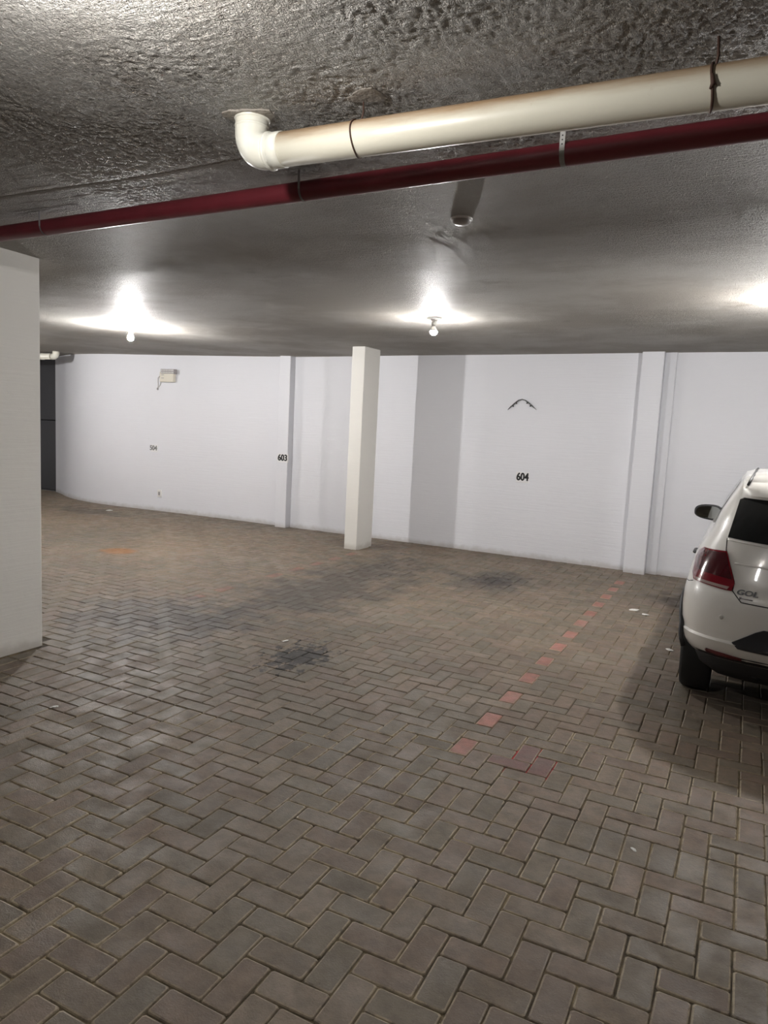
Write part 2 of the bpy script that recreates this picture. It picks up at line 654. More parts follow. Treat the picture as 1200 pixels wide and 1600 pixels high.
xs = axis(XL, XR, -2.7, 0.35, 0.0058, 0.06)
ys = axis(YEND, 9.6, 1.1, 2.75, 0.0058, 0.06)
GX, GY = np.meshgrid(xs, ys, indexing='ij')
c5, s5 = math.cos(0.45), math.sin(0.45)
RX, RY = GX * c5 + GY * s5 + 60, -GX * s5 + GY * c5 + 60
H = 0.008 * vnoise(GX * 0.7 + 60, GY * 0.7 + 60, 11) + 0.0018 * vnoise(GX * 2.1 + 60, GY * 3.1 + 60, 12)
fine = 0.5 + vnoise(RX * 46, RY * 26, 13)
fine2 = 0.5 + vnoise(RX * 85, RY * 60, 14)
mask = np.clip(0.65 + 1.3 * vnoise(GX * 2.5 + 60, GY * 2.5 + 60, 15), 0.25, 1.2)
stripe = np.abs(vnoise(GX * 3.0 + 60, GY * 17 + 60, 16))
near = np.clip((GX + 2.9) / 0.5, 0.15, 1) * np.clip((0.6 - GX) / 0.5, 0.15, 1) * np.clip((3.0 - GY) / 0.5, 0.15, 1)
wx, wy = 1.6 * vnoise(RX * 22, RY * 22, 21), 1.6 * vnoise(RX * 22, RY * 22, 22)
rid = 1 - 2 * np.abs(vnoise(RX * 62 + wx, RY * 34 + wy, 13))
rid2 = 1 - 2 * np.abs(vnoise(RX * 40 + wy, RY * 70 + wx, 14))
H = H - near * mask * (0.0031 * rid ** 2 + 0.0020 * rid2 ** 2) - 0.0012 * np.clip(0.06 - stripe, 0, 1) * 10
# formwork seams across the slab
for sy_ in (2.28, 4.15, 5.05, 6.6, 7.7):
    d = GY - (sy_ + 0.03 * vnoise(GX * 1.3 + 60, GY * 0 + sy_ * 9 + 60, 17) * 2)
    H = H + 0.0022 * np.exp(-(d / 0.012) ** 2)
# the slab sags a little between the pipes and the row of lamps
Zc = ceil_z(GX) + H - 0.03 * np.exp(-0.5 * ((GY - 3.95) / 0.45) ** 2)
nx, ny = GX.shape
idx = np.arange(nx * ny).reshape(nx, ny)
q = np.stack([idx[:-1, :-1], idx[:-1, 1:], idx[1:, 1:], idx[1:, :-1]], -1).reshape(-1, 4)
me = bpy.data.meshes.new('ceiling')
me.vertices.add(nx * ny)
me.vertices.foreach_set('co', np.stack([GX, GY, Zc], -1).astype(np.float32).ravel())
me.loops.add(q.size); me.loops.foreach_set('vertex_index', q.ravel().astype(np.int32))
me.polygons.add(len(q)); me.polygons.foreach_set('loop_start', (np.arange(len(q)) * 4).astype(np.int32))
me.polygons.foreach_set('use_smooth', np.ones(len(q), dtype=bool))
me.update(calc_edges=True)
ceiling = link(me, 'ceiling', M_CEIL)
ceiling['kind'] = 'structure'

# ------------------------------------------------------------------ walls
def wall_from_line(name, pts, top, mat, thick):
    """vertical slab following a plan polyline; thickness away from the room"""
    v, f = [], []
    n = len(pts)
    for (x, y) in pts:
        nx_, ny_ = thick
        for (a, c) in ((x, y), (x + nx_, y + ny_)):
            v.append((a, c, -0.06)); v.append((a, c, top(a)))
    for i in range(n - 1):
        a, c = i * 4, (i + 1) * 4
        f += [(a, c, c + 1, a + 1), (a + 2, a + 3, c + 3, c + 2), (a + 1, c + 1, c + 3, a + 3), (a, a + 2, c + 2, c)]
    f += [(0, 1, 3, 2), (n * 4 - 4, n * 4 - 2, n * 4 - 1, n * 4 - 3)]
    return from_py(v, f, name, mat)


pts = [(x, wall_line(x)) for x in [XR, 2, -0.9, -4, -6.6] + list(np.arange(-7.0, -11.86, -0.12)) + [-11.85]]
wb = wall_from_line('wall_back', pts, lambda x: float(ceil_z(x)) + 0.03, M_WALL, (0, 0.25))
wb['kind'] = 'structure'
wb.data.polygons.foreach_set('use_smooth', [True] * len(wb.data.polygons))
md = wb.modifiers.new('edges', 'EDGE_SPLIT')
md.split_angle = math.radians(30)
for (x0, x1, y0) in ((-6.245, -6.055, 8.775), (-1.215, -0.975, 8.785)):
    bm = bmesh.new()
    bm_box(bm, (x0, y0, -0.03), (x1, WALL_Y + 0.1, float(ceil_z(x0)) + 0.02), 0.006, 1)
    from_bm(bm, 'pilaster', M_WALL, wb)
# small vertical pipe chase beside the right pilaster
box('wall_strip', (-0.975, 8.885, -0.03), (-0.85, WALL_Y + 0.08, float(ceil_z(-0.9)) + 0.02), M_WALL, wb, 0.008, 2)

for nm, lo, hi in (('wall_right', (XR - 0.1, YEND, -0.05), (XR + 0.1, 9.2, 2.75)),
                   ('wall_front', (XL, YEND - 0.1, -0.05), (XR, YEND + 0.1, 2.75)),
                   ('wall_left', (XL - 0.1, YEND, -0.05), (XL + 0.1, 9.7, 2.75))):
    w = box(nm, lo, hi, M_WALL)
    w['kind'] = 'structure'

# dark gate at the far end
gate = empty('door_1', (-13.0, 9.5, 0))
gate['kind'] = 'structure'
for k in range(4):
    x0 = -1.2 + k * 0.59
    box('panel', (x0, 0, 0.02), (x0 + 0.575, 0.05, 1.36), M_DARK, gate, 0.004)
    box('panel', (x0, 0, 1.375), (x0 + 0.575, 0.05, 2.6), M_DARK, gate, 0.004)
box('frame', (-1.25, 0.05, 0.0), (1.25, 0.1, 2.6), M_DARK, gate)

# columns
x0, x1, y0, y1 = COLS['slim']
c = box('column', (x0, y0, -0.03), (x1, y1, float(ceil_z(x0)) + 0.02), M_COLUMN, None, 0.008, 2)
tag(c, 'slim free-standing cream column in front of the far white wall', 'column')
x0, x1, y0, y1 = COLS['big']
c = box('column', (x0, y0, -0.03), (x1, y1, float(ceil_z(x0)) + 0.02), M_COLUMN, None, 0.008, 2)
tag(c, 'broad near column at the left edge under the red pipe', 'column')

# ------------------------------------------------------------------ lamps
for (x, y, k, lab) in LAMPS:
    zc = float(ceil_z(x))
    L = tag(empty('ceiling_lamp', (x, y, zc)), lab, 'lamp', 'bulb lamps on the garage ceiling')
    lathe('base', [(0.055, 0.012), (0.06, -0.004), (0.058, -0.012), (0.034, -0.02), (0.027, -0.026)], M_PLASTIC, L, 28)
    lathe('socket', [(0.024, -0.022), (0.024, -0.05), (0.021, -0.072)], M_PLASTIC, L, 20)
    if abs(x + 2.61) < 0.01:      # bulb with opaque white upper half, shaped to cut light along the ceiling
        lathe('bulb_neck', [(0.014, -0.07), (0.022, -0.085), (0.030, -0.098), (0.0335, -0.118), (0.030, -0.1185)], M_PLASTIC, L, 20)
        lathe('bulb', [(0.0325, -0.118), (0.033, -0.125), (0.027, -0.139), (0.016, -0.148), (0.002, -0.151)], bulb_mat(k), L, 20)
    else:
        lathe('bulb', [(0.014, -0.07), (0.022, -0.085), (0.029, -0.098), (0.033, -0.112), (0.033, -0.125), (0.027, -0.139), (0.016, -0.148), (0.002, -0.151)], bulb_mat(k), L, 16)

# ------------------------------------------------------------------ white drain pipe
DP = tag(empty('drain_pipe', (-1.555, 1.99, 2.45)), 'thick aged white drain pipe with an elbow into the ceiling', 'pipe')


def dy(x):                       # axis of the pipe in the empty's frame
    return (x, 0.012 * x, -0.004 * x)


R0 = 0.0515
tube('pipe', [dy(0.10), dy(0.5), dy(1.0), dy(2.0), dy(5.6)], R0, M_PVC, DP, 40)
el = []
for k in range(11):
    a = math.pi / 2 * k / 10
    el.append((0.062 - 0.062 * math.cos(a), 0.0, 0.062 - 0.062 * math.sin(a)))
ep = [(0.0, 0.0, 0.125), (0.0, 0.0, 0.09)] + el + [(0.09, 0, 0)]
tube('elbow', ep, [0.0545] * len(ep), M_PVC2, DP, 40)
tube('collar', [dy(0.07), dy(0.075), dy(0.080), dy(0.085)], [0.0545, 0.0585, 0.0585, 0.0545], M_PVC2, DP, 40)
tube('coupling', [dy(0.084), dy(0.128), dy(0.129)], [0.0548, 0.0545, 0.052], M_PVC2, DP, 40)
tube('collar', [(0, 0, 0.078), (0, 0, 0.083), (0, 0, 0.086)], [0.0545, 0.0562, 0.0545], M_PVC2, DP, 40)
tube('collar', [(0, 0, 0.100), (0, 0, 0.106), (0, 0, 0.120)], [0.0552, 0.058, 0.058], M_PVC2, DP, 40)
for xh, rr in ((0.40, 0.0025), (1.385, 0.0035)):
    bm = bmesh.new()
    c0 = Vector(dy(xh))
    ring = []
    for k in range(29):
        a = math.radians(-250 + 320 * k / 28)
        ring.append(c0 + Vector((0.004 * math.sin(a * 2), (R0 + 0.002) * math.cos(a), (R0 + 0.002) * math.sin(a))))
    bm_tube(bm, ring, rr, 6)
    bm_tube(bm, [c0 + Vector((0, 0.01, R0)), c0 + Vector((0.004, 0.016, R0 + 0.03)), c0 + Vector((0.0, 0.02, 0.128))], rr, 6)
    if xh > 1:
        bm_tube(bm, [c0 + Vector((0, -0.0545, 0.01)), c0 + Vector((0.004, -0.056, -0.012)), c0 + Vector((-0.002, -0.05, -0.022))], [0.004, 0.006, 0.003], 6)
        bm_tube(bm, [c0 + Vector((0.004, -0.0555, -0.008)), c0 + Vector((0.012, -0.054, -0.017))], [0.004, 0.0015], 6)
    from_bm(bm, 'wire_hanger', M_WIRE, DP, True)

# mortar patches where things enter the ceiling
def patch(name, x, y, rx, ry, mat, label, thick=0.006, seed=1):
    r = random.Random(seed)
    n = 20
    v, f = [], []
    zc = float(ceil_z(x))
    for lvl, (s, dz) in enumerate(((1.0, 0.01), (1.0, -0.004), (0.8, -thick))):
        for k in range(n):
            a = 2 * math.pi * k / n
            rr = s * (0.8 + 0.35 * math.sin(a * 3 + seed) * 0.4 + r.uniform(-0.06, 0.06))
            v.append((rx * rr * math.cos(a), ry * rr * math.sin(a), dz))
    for lvl in range(2):
        for k in range(n):
            f.append((lvl * n + k, lvl * n + (k + 1) % n, (lvl + 1) * n + (k + 1) % n, (lvl + 1) * n + k))
    f.append(tuple(range(2 * n, 3 * n)))
    o = from_py(v, f, name, mat, ceiling)
    o.location = (x, y, zc - 0.004)
    return o


patch('mortar_patch', -1.56, 1.985, 0.105, 0.085, M_MORTAR, '', seed=2)
patch('mortar_patch', -1.13, 1.99, 0.07, 0.055, M_MORTAR, '', seed=5)

# ------------------------------------------------------------------ red fire pipe
RP = tag(empty('fire_pipe', (-1.7, 2.49, 2.495)), 'long dark red fire pipe strapped under the ceiling behind the white pipe', 'pipe')


def ry_(x):
    return (x, -0.016 * x, 0.010 * x if x > -2.4 else -0.024)


R1 = 0.0375
tube('pipe', [ry_(k) for k in (-2.62, -2, -1, 0, 1, 2, 3, 4, 5.6)], R1, M_RED, RP, 32)
for xh in (-1.52, 0.02, 1.055):
    c0 = Vector(ry_(xh))
    bm = bmesh.new()
    prof = []
    for k in range(21):
        a = math.radians(180 + 180 * k / 20)
        prof.append((R1 + 0.0012) * Vector((0, math.cos(a), math.sin(a))))
    topz = float(ceil_z(-1.7 + xh)) - 2.495 - c0.z
    prof = prof
    w = 0.0085 if xh > 0.5 else 0.005
    prev = None
    for p in prof:
        a, b_ = bm.verts.new(c0 + p + Vector((-w, 0, 0))), bm.verts.new(c0 + p + Vector((w, 0, 0)))
        if prev:
            bm.faces.new((prev[0], prev[1], b_, a))
        prev = (a, b_)
    bmesh.ops.solidify(bm, geom=bm.faces[:], thickness=0.0012)
    bm_box(bm, c0 + Vector((-w, -R1 - 0.0026, -0.002)), c0 + Vector((w, -R1 - 0.0010, topz)))
    st = from_bm(bm, 'strap', M_STEEL if xh > 0.5 else M_GREY, RP)
    if xh > 0.5:
        for k in range(4):
            hz = topz - 0.012 - k * 0.0135
            lathe('strap_hole', [(0.0024, -0.0004), (0.0024, 0.0006)], M_BLACKMARK, st, 10, 'Y', c0 + Vector((0, -R1 - 0.003, hz)), False)

# ------------------------------------------------------------------ dome detector
D = tag(empty('dome_detector', (-1.305, 3.24, float(ceil_z(-1.305)) - 0.008)), 'small white round dome detector on the ceiling', 'detector')
lathe('base', [(0.052, 0.012), (0.052, -0.006), (0.050, -0.009)], M_PLASTIC, D, 32)
lathe('dome', [(0.0465, -0.008), (0.046, -0.013), (0.042, -0.021), (0.032, -0.027), (0.016, -0.030), (0.001, -0.031)], simple('grey_dome', (0.42, 0.40, 0.38), 0.35), D, 32)

# ------------------------------------------------------------------ far pipe stub at left
fp = tag(empty('drain_pipe', (-10.62, 8.46, 2.468)), 'far white pipe stub above the dark gate', 'pipe')
tube('pipe', [(-2.6, 0, 0), (-0.06, 0, 0)], 0.05, M_PVC2, fp, 24)
tube('elbow', [(-0.1, 0, 0), (-0.05, 0, 0), (-0.015, 0.0, 0.015), (0.0, 0.0, 0.05), (0, 0, 0.09)], 0.054, M_PVC2, fp, 24)
tube('collar', [(-0.42, 0, 0), (-0.30, 0, 0)], 0.055, M_PVC2, fp, 24)

# ------------------------------------------------------------------ number plates on the walls
def plate(txt, x, y, z, w, h, label, ink):
    P_ = tag(empty('number_plate', (x, y, z)), label, 'sign', 'parking bay numbers')
    box('plate', (-w / 2 - 0.018, -0.004, -h / 2 - 0.02), (w / 2 + 0.018, 0.02, h / 2 + 0.016), M_PLATE, P_, 0.001)
    text_mesh('digits', txt, ink, P_, (0, -0.0052, 0), (math.pi / 2, 0, 0), h * 1.38, (w / h) / 1.78, 0.0012, 0.0008, 0.0, h * 0.062)


plate('604', -2.545, wall_line(-2.545), 1.022, 0.135, 0.098, 'white plate with black 604 below the arched cable', M_BLACKMARK)
plate('603', -6.137, 8.775, 1.036, 0.145, 0.092, 'white plate with black 603 on the pilaster', M_BLACKMARK)
plate('504', -8.745, wall_line(-8.745), 1.028, 0.135, 0.078, 'white plate with worn black 504 below the small box', simple('worn_print', (0.05, 0.05, 0.05), 0.7, noise_col=(70, (0.4, 0.4, 0.4))))

# arched cable stub above 604
bm = bmesh.new()
cp = [(-2.80, 1.862), (-2.755, 1.905), (-2.71, 1.945), (-2.665, 1.982), (-2.62, 1.997), (-2.575, 1.985), (-2.53, 1.955), (-2.48, 1.915), (-2.43, 1.872)]
bm_tube(bm, [(x + 2.62, -0.014 + (0.012 if k in (0, 8) else 0), z - 1.9) for k, (x, z) in enumerate(cp)], [0.003, 0.008, 0.009, 0.009, 0.006, 0.006, 0.008, 0.008, 0.002], 8)
cb = empty('wall_cable', (-2.62, wall_line(-2.62), 1.9))
tag(cb, 'short dark cable arched in the wall above plate 604', 'cable')
from_bm(bm, 'cable', simple('dirty_grey_cable', (0.16, 0.165, 0.16), 0.6, noise_col=(40, (0.05, 0.05, 0.05))), cb, True)
for (x, z) in ((-2.73, 1.908), (-2.69, 1.945), (-2.555, 1.952), (-2.51, 1.918)):
    lathe('clip', [(0.007, 0.0), (0.009, -0.01), (0.004, -0.02)], M_BLACKMARK, cb, 8, 'Y', (x + 2.62, -0.002, z - 1.9))

# emergency light box with cable loop
wy = wall_line(-8.45)
E = tag(empty('emergency_light', (-8.46, wy, 2.19)), 'cream emergency light box high on the wall with a hanging cable', 'light')
box('body', (-0.135, -0.06, -0.085), (0.155, 0.0, 0.075), M_CREAM, E, 0.008, 2)
hd = box('led_head', (-0.10, -0.075, 0.045), (0.185, -0.005, 0.118), M_GREY, E, 0.006, 2)
for r_ in range(2):
    for k in range(8):
        lathe('led', [(0.011, 0.0), (0.010, -0.004), (0.004, -0.007)], M_PLASTIC, hd, 8, 'Y', (-0.078 + k * 0.034, -0.0745, 0.064 + r_ * 0.034))
box('slot', (-0.095, -0.0625, 0.02), (-0.04, -0.058, 0.03), M_GREY, E)
box('slot', (-0.095, -0.0625, -0.03), (-0.04, -0.058, -0.02), M_GREY, E)
tube('cable', [(-0.13, -0.03, -0.005), (-0.17, -0.03, 0.0), (-0.20, -0.025, -0.02), (-0.205, -0.02, -0.09), (-0.20, -0.02, -0.15), (-0.215, -0.02, -0.19),
               (-0.19, -0.02, -0.17), (-0.155, -0.02, -0.13), (-0.14, -0.02, -0.08), (-0.13, -0.02, -0.04)], 0.0055, simple('pale_cable', (0.5, 0.48, 0.46), 0.5), E, 8)
box('plug', (-0.225, -0.03, -0.215), (-0.2, -0.005, -0.18), M_GREY, E, 0.004)
box('gland', (-0.155, -0.045, -0.018), (-0.132, -0.015, 0.01), M_BLACKMARK, E, 0.004)

# socket low on the wall
wy = wall_line(-8.61)
S = tag(empty('wall_socket', (-8.61, wy, 0.29)), 'small white power socket low on the wall under plate 504', 'socket')
box('cover', (-0.04, -0.012, -0.06), (0.04, 0.01, 0.06), M_PLASTIC, S, 0.005, 2)
box('insert', (-0.02, -0.018, -0.028), (0.02, -0.008, 0.028), M_GREY, S, 0.004)

# ------------------------------------------------------------------ litter on the floor
M_SCRAP = simple('white_litter', (0.75, 0.74, 0.70), 0.7)
for (x, y, s, lab) in [(-2.867, 4.208, 0.022, 'small pale crumpled scrap beside the black oil stain'),
                       (-0.818, 6.873, 0.04, 'long white scrap near the far end of the red pavers'),
                       (-0.708, 6.761, 0.03, 'round white scrap beside the long white scrap'),
                       (-0.403, 5.733, 0.025, 'white scrap beside the white car'),
                       (-9.125, 8.26, 0.04, 'white scrap on the floor near the dark gate'),
                       (-0.254, 2.802, 0.012, 'tiny yellowish crumb on the straight paver row'),
                       (-3.192, 2.522, 0.018, 'pale sliver on the straight paver row by the near column')]:
    r = random.Random(int(x * 1000))
    bm = bmesh.new()
    bmesh.ops.create_icosphere(bm, subdivisions=2, radius=1.0)
    for v in bm.verts:
        k = r.uniform(0.7, 1.15)
        v.co = Vector((v.co.x * s * 1.3 * k, v.co.y * s * 0.7 * k, max(v.co.z, -0.3) * s * 0.28 * k))
    zmin = min(v.co.z for v in bm.verts)
    o = from_bm(bm, 'litter_scrap', M_SCRAP)
    o.location = (x, y, 0.001 - zmin)
    o.rotation_euler = (0, 0, r.uniform(0, 3))
    tag(o, lab, 'litter', 'white scraps on the floor')

# ------------------------------------------------------------------ car
M_PAINT = simple('white_car_paint', (0.78, 0.765, 0.72), 0.32, coat=0.8)
M_GLASS = simple('dark_car_glass', (0.010, 0.012, 0.013), 0.06, spec=0.6)
M_TRIM = simple('black_car_plastic', (0.018, 0.018, 0.02), 0.5)
M_SEAM = simple('panel_gap', (0.03, 0.03, 0.03), 0.7)
M_TAIL = simple('red_tail_lens', (0.17, 0.004, 0.012), 0.12, coat=1.0)
M_TAILD = simple('dark_red_tail_lens', (0.055, 0.003, 0.008), 0.12, coat=1.0)
M_CLEAR = simple('clear_lamp_lens', (0.33, 0.25, 0.23), 0.15, coat=1.0)
M_REFL = simple('red_reflector', (0.16, 0.006, 0.012), 0.3, coat=0.5)
M_TYRE = simple('tyre_rubber', (0.015, 0.015, 0.015), 0.8)
M_CHROME = simple('chrome', (0.30, 0.30, 0.30), 0.25, 1.0)
M_MIRROR = simple('mirror_glass', (0.75, 0.78, 0.78), 0.03, 1.0)
M_ALLOY = simple('wheel_silver', (0.45, 0.45, 0.46), 0.35, 0.8)

CAR = tag(empty('hatchback_car', (0.54, 4.40, 0.0)), 'white hatchback car parked nose to the wall at the right edge', 'car')
CZ = [.325, .36, .40, .44, .452, .464, .52, .60, .68, .735, .765, .80, .90, .98, 1.02, 1.06, 1.15, 1.24, 1.33, 1.385, 1.41, 1.424]
CW = [.785, .80, .81, .815, .817, .812, .825, .83, .828, .82, .815, .81, .785, .745, .722, .705, .674, .63, .58, .55, .50, .38]
CY = [.10, .05, .018, .002, -.004, .012, .004, .0, .005, .018, .042, .058, .085, .105, .117, .135, .185, .245, .31, .36, .43, .62]
CD = [.45] * 12 + [.45, .43, .42, .40, .38, .36, .34, .34, .34, .34]
CFY = [3.80, 3.85, 3.87, 3.88, 3.88, 3.88, 3.88, 3.87, 3.85, 3.82, 3.72, 3.6, 3.15, 2.95, 2.86, 2.76, 2.56, 2.34, 2.05, 1.86, 1.66, 1.3]
NE = 3.0


def prof_at(z):
    return np.interp(z, CZ, CW), np.interp(z, CZ, CY), np.interp(z, CZ, CD)


def rear_y(x, z):
    w, y, d = prof_at(z)
    a = min(abs(x) / w, 0.9995)
    return float(y + d * (1 - (1 - a ** NE) ** (1 / NE)))


def ring_loop(z, w, yr, d, yf, df, n=22, m=9):
    pts = []
    for k in range(n + 1):
        a = -math.pi / 2 + math.pi * k / n
        pts.append((w * math.copysign(abs(math.sin(a)) ** (2 / NE), a), yr + d * (1 - max(math.cos(a), 0) ** (2 / NE)), z))
    for k in range(1, m):                                    # right side going forward
        t = k / m
        pts.append((w, (yr + d) * (1 - t) + (yf - df) * t, z))
    for k in range(n + 1):
        a = math.pi / 2 - math.pi * k / n
        pts.append((w * math.copysign(abs(math.sin(a)) ** (2 / NE), a), yf - df * (1 - max(math.cos(a), 0) ** (2 / NE)), z))
    for k in range(1, m):
        t = k / m
        pts.append((-w, (yf - df) * (1 - t) + (yr + d) * t, z))
    return pts


def loft(rings):
    bm = bmesh.new()
    R_ = [[bm.verts.new(p) for p in r] for r in rings]
    n = len(R_[0])
    for a, c in zip(R_, R_[1:]):
        for k in range(n):
            bm.faces.new((a[k], a[(k + 1) % n], c[(k + 1) % n], c[k]))
    bm.faces.new(R_[0][::-1]); bm.faces.new(R_[-1])
    return bm


def cut_wheels(o):
    cutters = []
    for yw in (0.60, 3.07):
        for s in (-1, 1):
            c_ = lathe('cutter', [(0.325, 0.0), (0.325, 0.34)], None, None, 32, 'X', (0, 0, 0), False)
            c_.location = (0.54 + (0.56 if s > 0 else -0.90), 4.40 + yw, 0.29)
            cutters.append(c_)
            md = o.modifiers.new('cut', 'BOOLEAN')
            md.object = c_; md.operation = 'DIFFERENCE'; md.solver = 'EXACT'
    bpy.context.view_layer.update()
    dg = bpy.context.evaluated_depsgraph_get()
    me_ = bpy.data.meshes.new_from_object(o.evaluated_get(dg))
    o.modifiers.clear()
    old = o.data
    o.data = me_
    me_.name = old.name
    for c_ in cutters:
        bpy.data.objects.remove(c_)


zz = []
for a, c in zip(CZ, CZ[1:]):
    k = max(1, int(round((c - a) / 0.035)))
    zz += [a + (c - a) * t / k for t in range(k)]
zz.append(CZ[-1])
rings = []
for z in zz:
    w, y, d = prof_at(z)
    yf = float(np.interp(z, CZ, CFY))
    rings.append(ring_loop(z, float(w), float(y), float(d), yf, 0.55 if z < 0.9 else 0.4))
body = from_bm(loft(rings), 'body', M_PAINT, CAR, True)
cut_wheels(body)
under = from_bm(loft([ring_loop(z, w, y, .42, 3.78, .5) for z, w, y in ((.17, .68, .30), (.20, .74, .20), (.27, .765, .115), (.325, .78, .10), (.345, .78, .11))]), 'lower_trim', M_TRIM, CAR, True)
cut_wheels(under)
for o in (body, under):
    md = o.modifiers.new('edges', 'EDGE_SPLIT')
    md.split_angle = math.radians(38)


def rear_patch(name, poly, mat, off=0.003, thick=0.012, parent=CAR, step=0.035, edge=0.6):
    """panel lying on the rear surface: poly in (x, z); has its own thickness and rounded rim"""
    P2 = [Vector(p) for p in poly]
    dense = []
    for a, c in zip(P2, P2[1:] + P2[:1]):
        k = max(1, int((c - a).length / step))
        dense += [a.lerp(c, t / k) for t in range(k)]
    nb = len(dense)
    xs_ = [p.x for p in dense]; zs_ = [p.y for p in dense]
    pts_ = list(dense)

    def inpoly(p):
        r_ = False
        for a, c in zip(dense, dense[1:] + dense[:1]):
            if (a.y > p.y) != (c.y > p.y) and p.x < (c.x - a.x) * (p.y - a.y) / (c.y - a.y) + a.x:
                r_ = not r_
        return r_
    gx = min(xs_) + step / 2
    while gx < max(xs_):
        gz = min(zs_) + step / 2
        while gz < max(zs_):
            p = Vector((gx, gz))
            if inpoly(p) and min((p - q_).length for q_ in dense) > step * 0.45:
                pts_.append(p)
            gz += step
        gx += step
    vo, _, fo_, *_r = delaunay_2d_cdt(pts_, [(k, (k + 1) % nb) for k in range(nb)], [], 1, 1e-6)
    bm = bmesh.new()
    vs = [bm.verts.new((p.x, rear_y(p.x, p.y) - off, p.y)) for p in vo]
    for f in fo_:
        try:
            bm.faces.new([vs[k] for k in f])
        except ValueError:
            pass
    bmesh.ops.recalc_face_normals(bm, faces=bm.faces[:])
    s = sum((f.normal.y * f.calc_area() for f in bm.faces))
    if s > 0:
        bmesh.ops.reverse_faces(bm, faces=bm.faces[:])
    # rim going inwards
    be = [e for e in bm.edges if e.is_boundary]
    r_ = bmesh.ops.extrude_edge_only(bm, edges=be)
    for v in r_['geom']:
        if isinstance(v, bmesh.types.BMVert):
            v.co.y += thick
    me_ = bpy.data.meshes.new(name)
    bm.to_mesh(me_); bm.free()
    me_.polygons.foreach_set('use_smooth', [True] * len(me_.polygons))
    o = link(me_, name, mat, parent)
    md = o.modifiers.new('edges', 'EDGE_SPLIT'); md.split_angle = math.radians(40)
    return o


def mirror(poly):
    return [(-x, z) for x, z in poly][::-1]


def rear_line(name, pts, width, mat, parent, off=0.002):
    bm = bmesh.new()
    dense = []
    for a, c in zip(pts, pts[1:]):
        a, c = Vector(a), Vector(c)
        k = max(1, int((c - a).length / 0.02))
        dense += [a.lerp(c, t / k) for t in range(k)]
    dense.append(Vector(pts[-1]))
    bm_tube(bm, [(p.x, rear_y(p.x, p.y) - off + width * 0.4, p.y) for p in dense], width * 0.5, 6)
    return from_bm(bm, name, mat, parent, True)


# rear window
win = [(-.612, 1.038), (-.57, 1.255), (-.53, 1.275), (0, 1.285), (.53, 1.275), (.57, 1.255), (.612, 1.038), (.30, 1.022), (0, 1.018), (-.30, 1.022)]
rear_patch('rear_window', win, M_GLASS, 0.004)
rear_line('window_sill_bead', [(-.61, 1.024), (-.30, 1.008), (0, 1.004), (.30, 1.008), (.61, 1.024)], 0.012, M_PAINT, CAR, 0.003)
# spoiler
bm = bmesh.new()
sp = []
for k in range(25):
    x = -0.56 + 1.12 * k / 24
    e = 1 - (abs(x) / 0.56) ** 6
    yb = rear_y(x, 1.268)
    sp.append([(x, yb + 0.02, 1.262), (x, yb - 0.035 * e - 0.012, 1.268), (x, yb - 0.05 * e - 0.014, 1.285), (x, yb - 0.02 * e, 1.322 + 0.01 * e),
               (x, rear_y(x, 1.33) + 0.02, 1.352 + 0.012 * e), (x, rear_y(x, 1.33) + 0.12, 1.366)])
SV = [[bm.verts.new(p) for p in s] for s in sp]
for a, c in zip(SV, SV[1:]):
    for k in range(len(a)):
        j = (k + 1) % len(a)
        bm.faces.new((a[k], c[k], c[j], a[j]))
bm.faces.new(SV[0]); bm.faces.new(SV[-1][::-1])
so = from_bm(bm, 'spoiler', M_PAINT, CAR, True)
md = so.modifiers.new('edges', 'EDGE_SPLIT'); md.split_angle = math.radians(40)
# roof ditch strips
for s in (-1, 1):
    tube('roof_strip', [(s * .535, .40, 1.345), (s * .522, .47, 1.374), (s * .510, .56, 1.394), (s * .50, .75, 1.407), (s * .49, 1.2, 1.411), (s * .48, 1.6, 1.407)], 0.0085, M_TRIM, CAR, 8)
# tail lights
tl = [(-.735, .952), (-.607, .962), (-.549, .794), (-.562, .752), (-.60, .752), (-.775, .765), (-.786, .80), (-.778, .89), (-.765, .925)]
for s in (1, -1):
    po = tl if s > 0 else mirror(tl)
    T = rear_patch('tail_light', po, M_TAIL, 0.012, 0.03, step=0.025)
    T['label'] = 'dark red tail light'
    up = [(-.73, .945), (-.612, .953), (-.565, .812), (-.772, .828), (-.768, .888), (-.758, .92)]
    rear_patch('upper_lens', up if s > 0 else mirror(up), M_TAILD, 0.0135, 0.006, T, 0.025)
    lo_ = [(-.776, .783), (-.575, .772), (-.585, .757), (-.768, .768)]
    rear_patch('reverse_lens', lo_ if s > 0 else mirror(lo_), M_CLEAR, 0.014, 0.006, T, 0.02)
    # tailgate gap and bumper gap
    g1 = [(-.614, 1.03), (-.612, .965), (-.552, .80), (-.556, .752), (-.506, .698), (-.36, .694), (0, .692)]
    rear_line('tailgate_gap', [(s * x, z) for x, z in g1], 0.007, M_SEAM, CAR, 0.001)
    rear_line('bumper_gap', [(s * x, z) for x, z in ((-.775, .755), (-.80, .742), (-.815, .738))], 0.005, M_SEAM, CAR, 0.001)
    rf = [(-.67, .374), (-.645, .384), (-.56, .380), (-.475, .372), (-.47, .352), (-.56, .345), (-.66, .352)]
    rear_patch('reflector', rf if s > 0 else mirror(rf), M_REFL, 0.006, 0.02)
    # parking sensor
    xs1, zs1 = s * -.598, .596
    lathe('parking_sensor', [(0.013, 0.01), (0.0125, -0.002), (0.009, -0.004)], simple('sensor_paint', (0.62, 0.6, 0.55), 0.3), CAR, 16, 'Y', (xs1, rear_y(xs1, zs1), zs1))
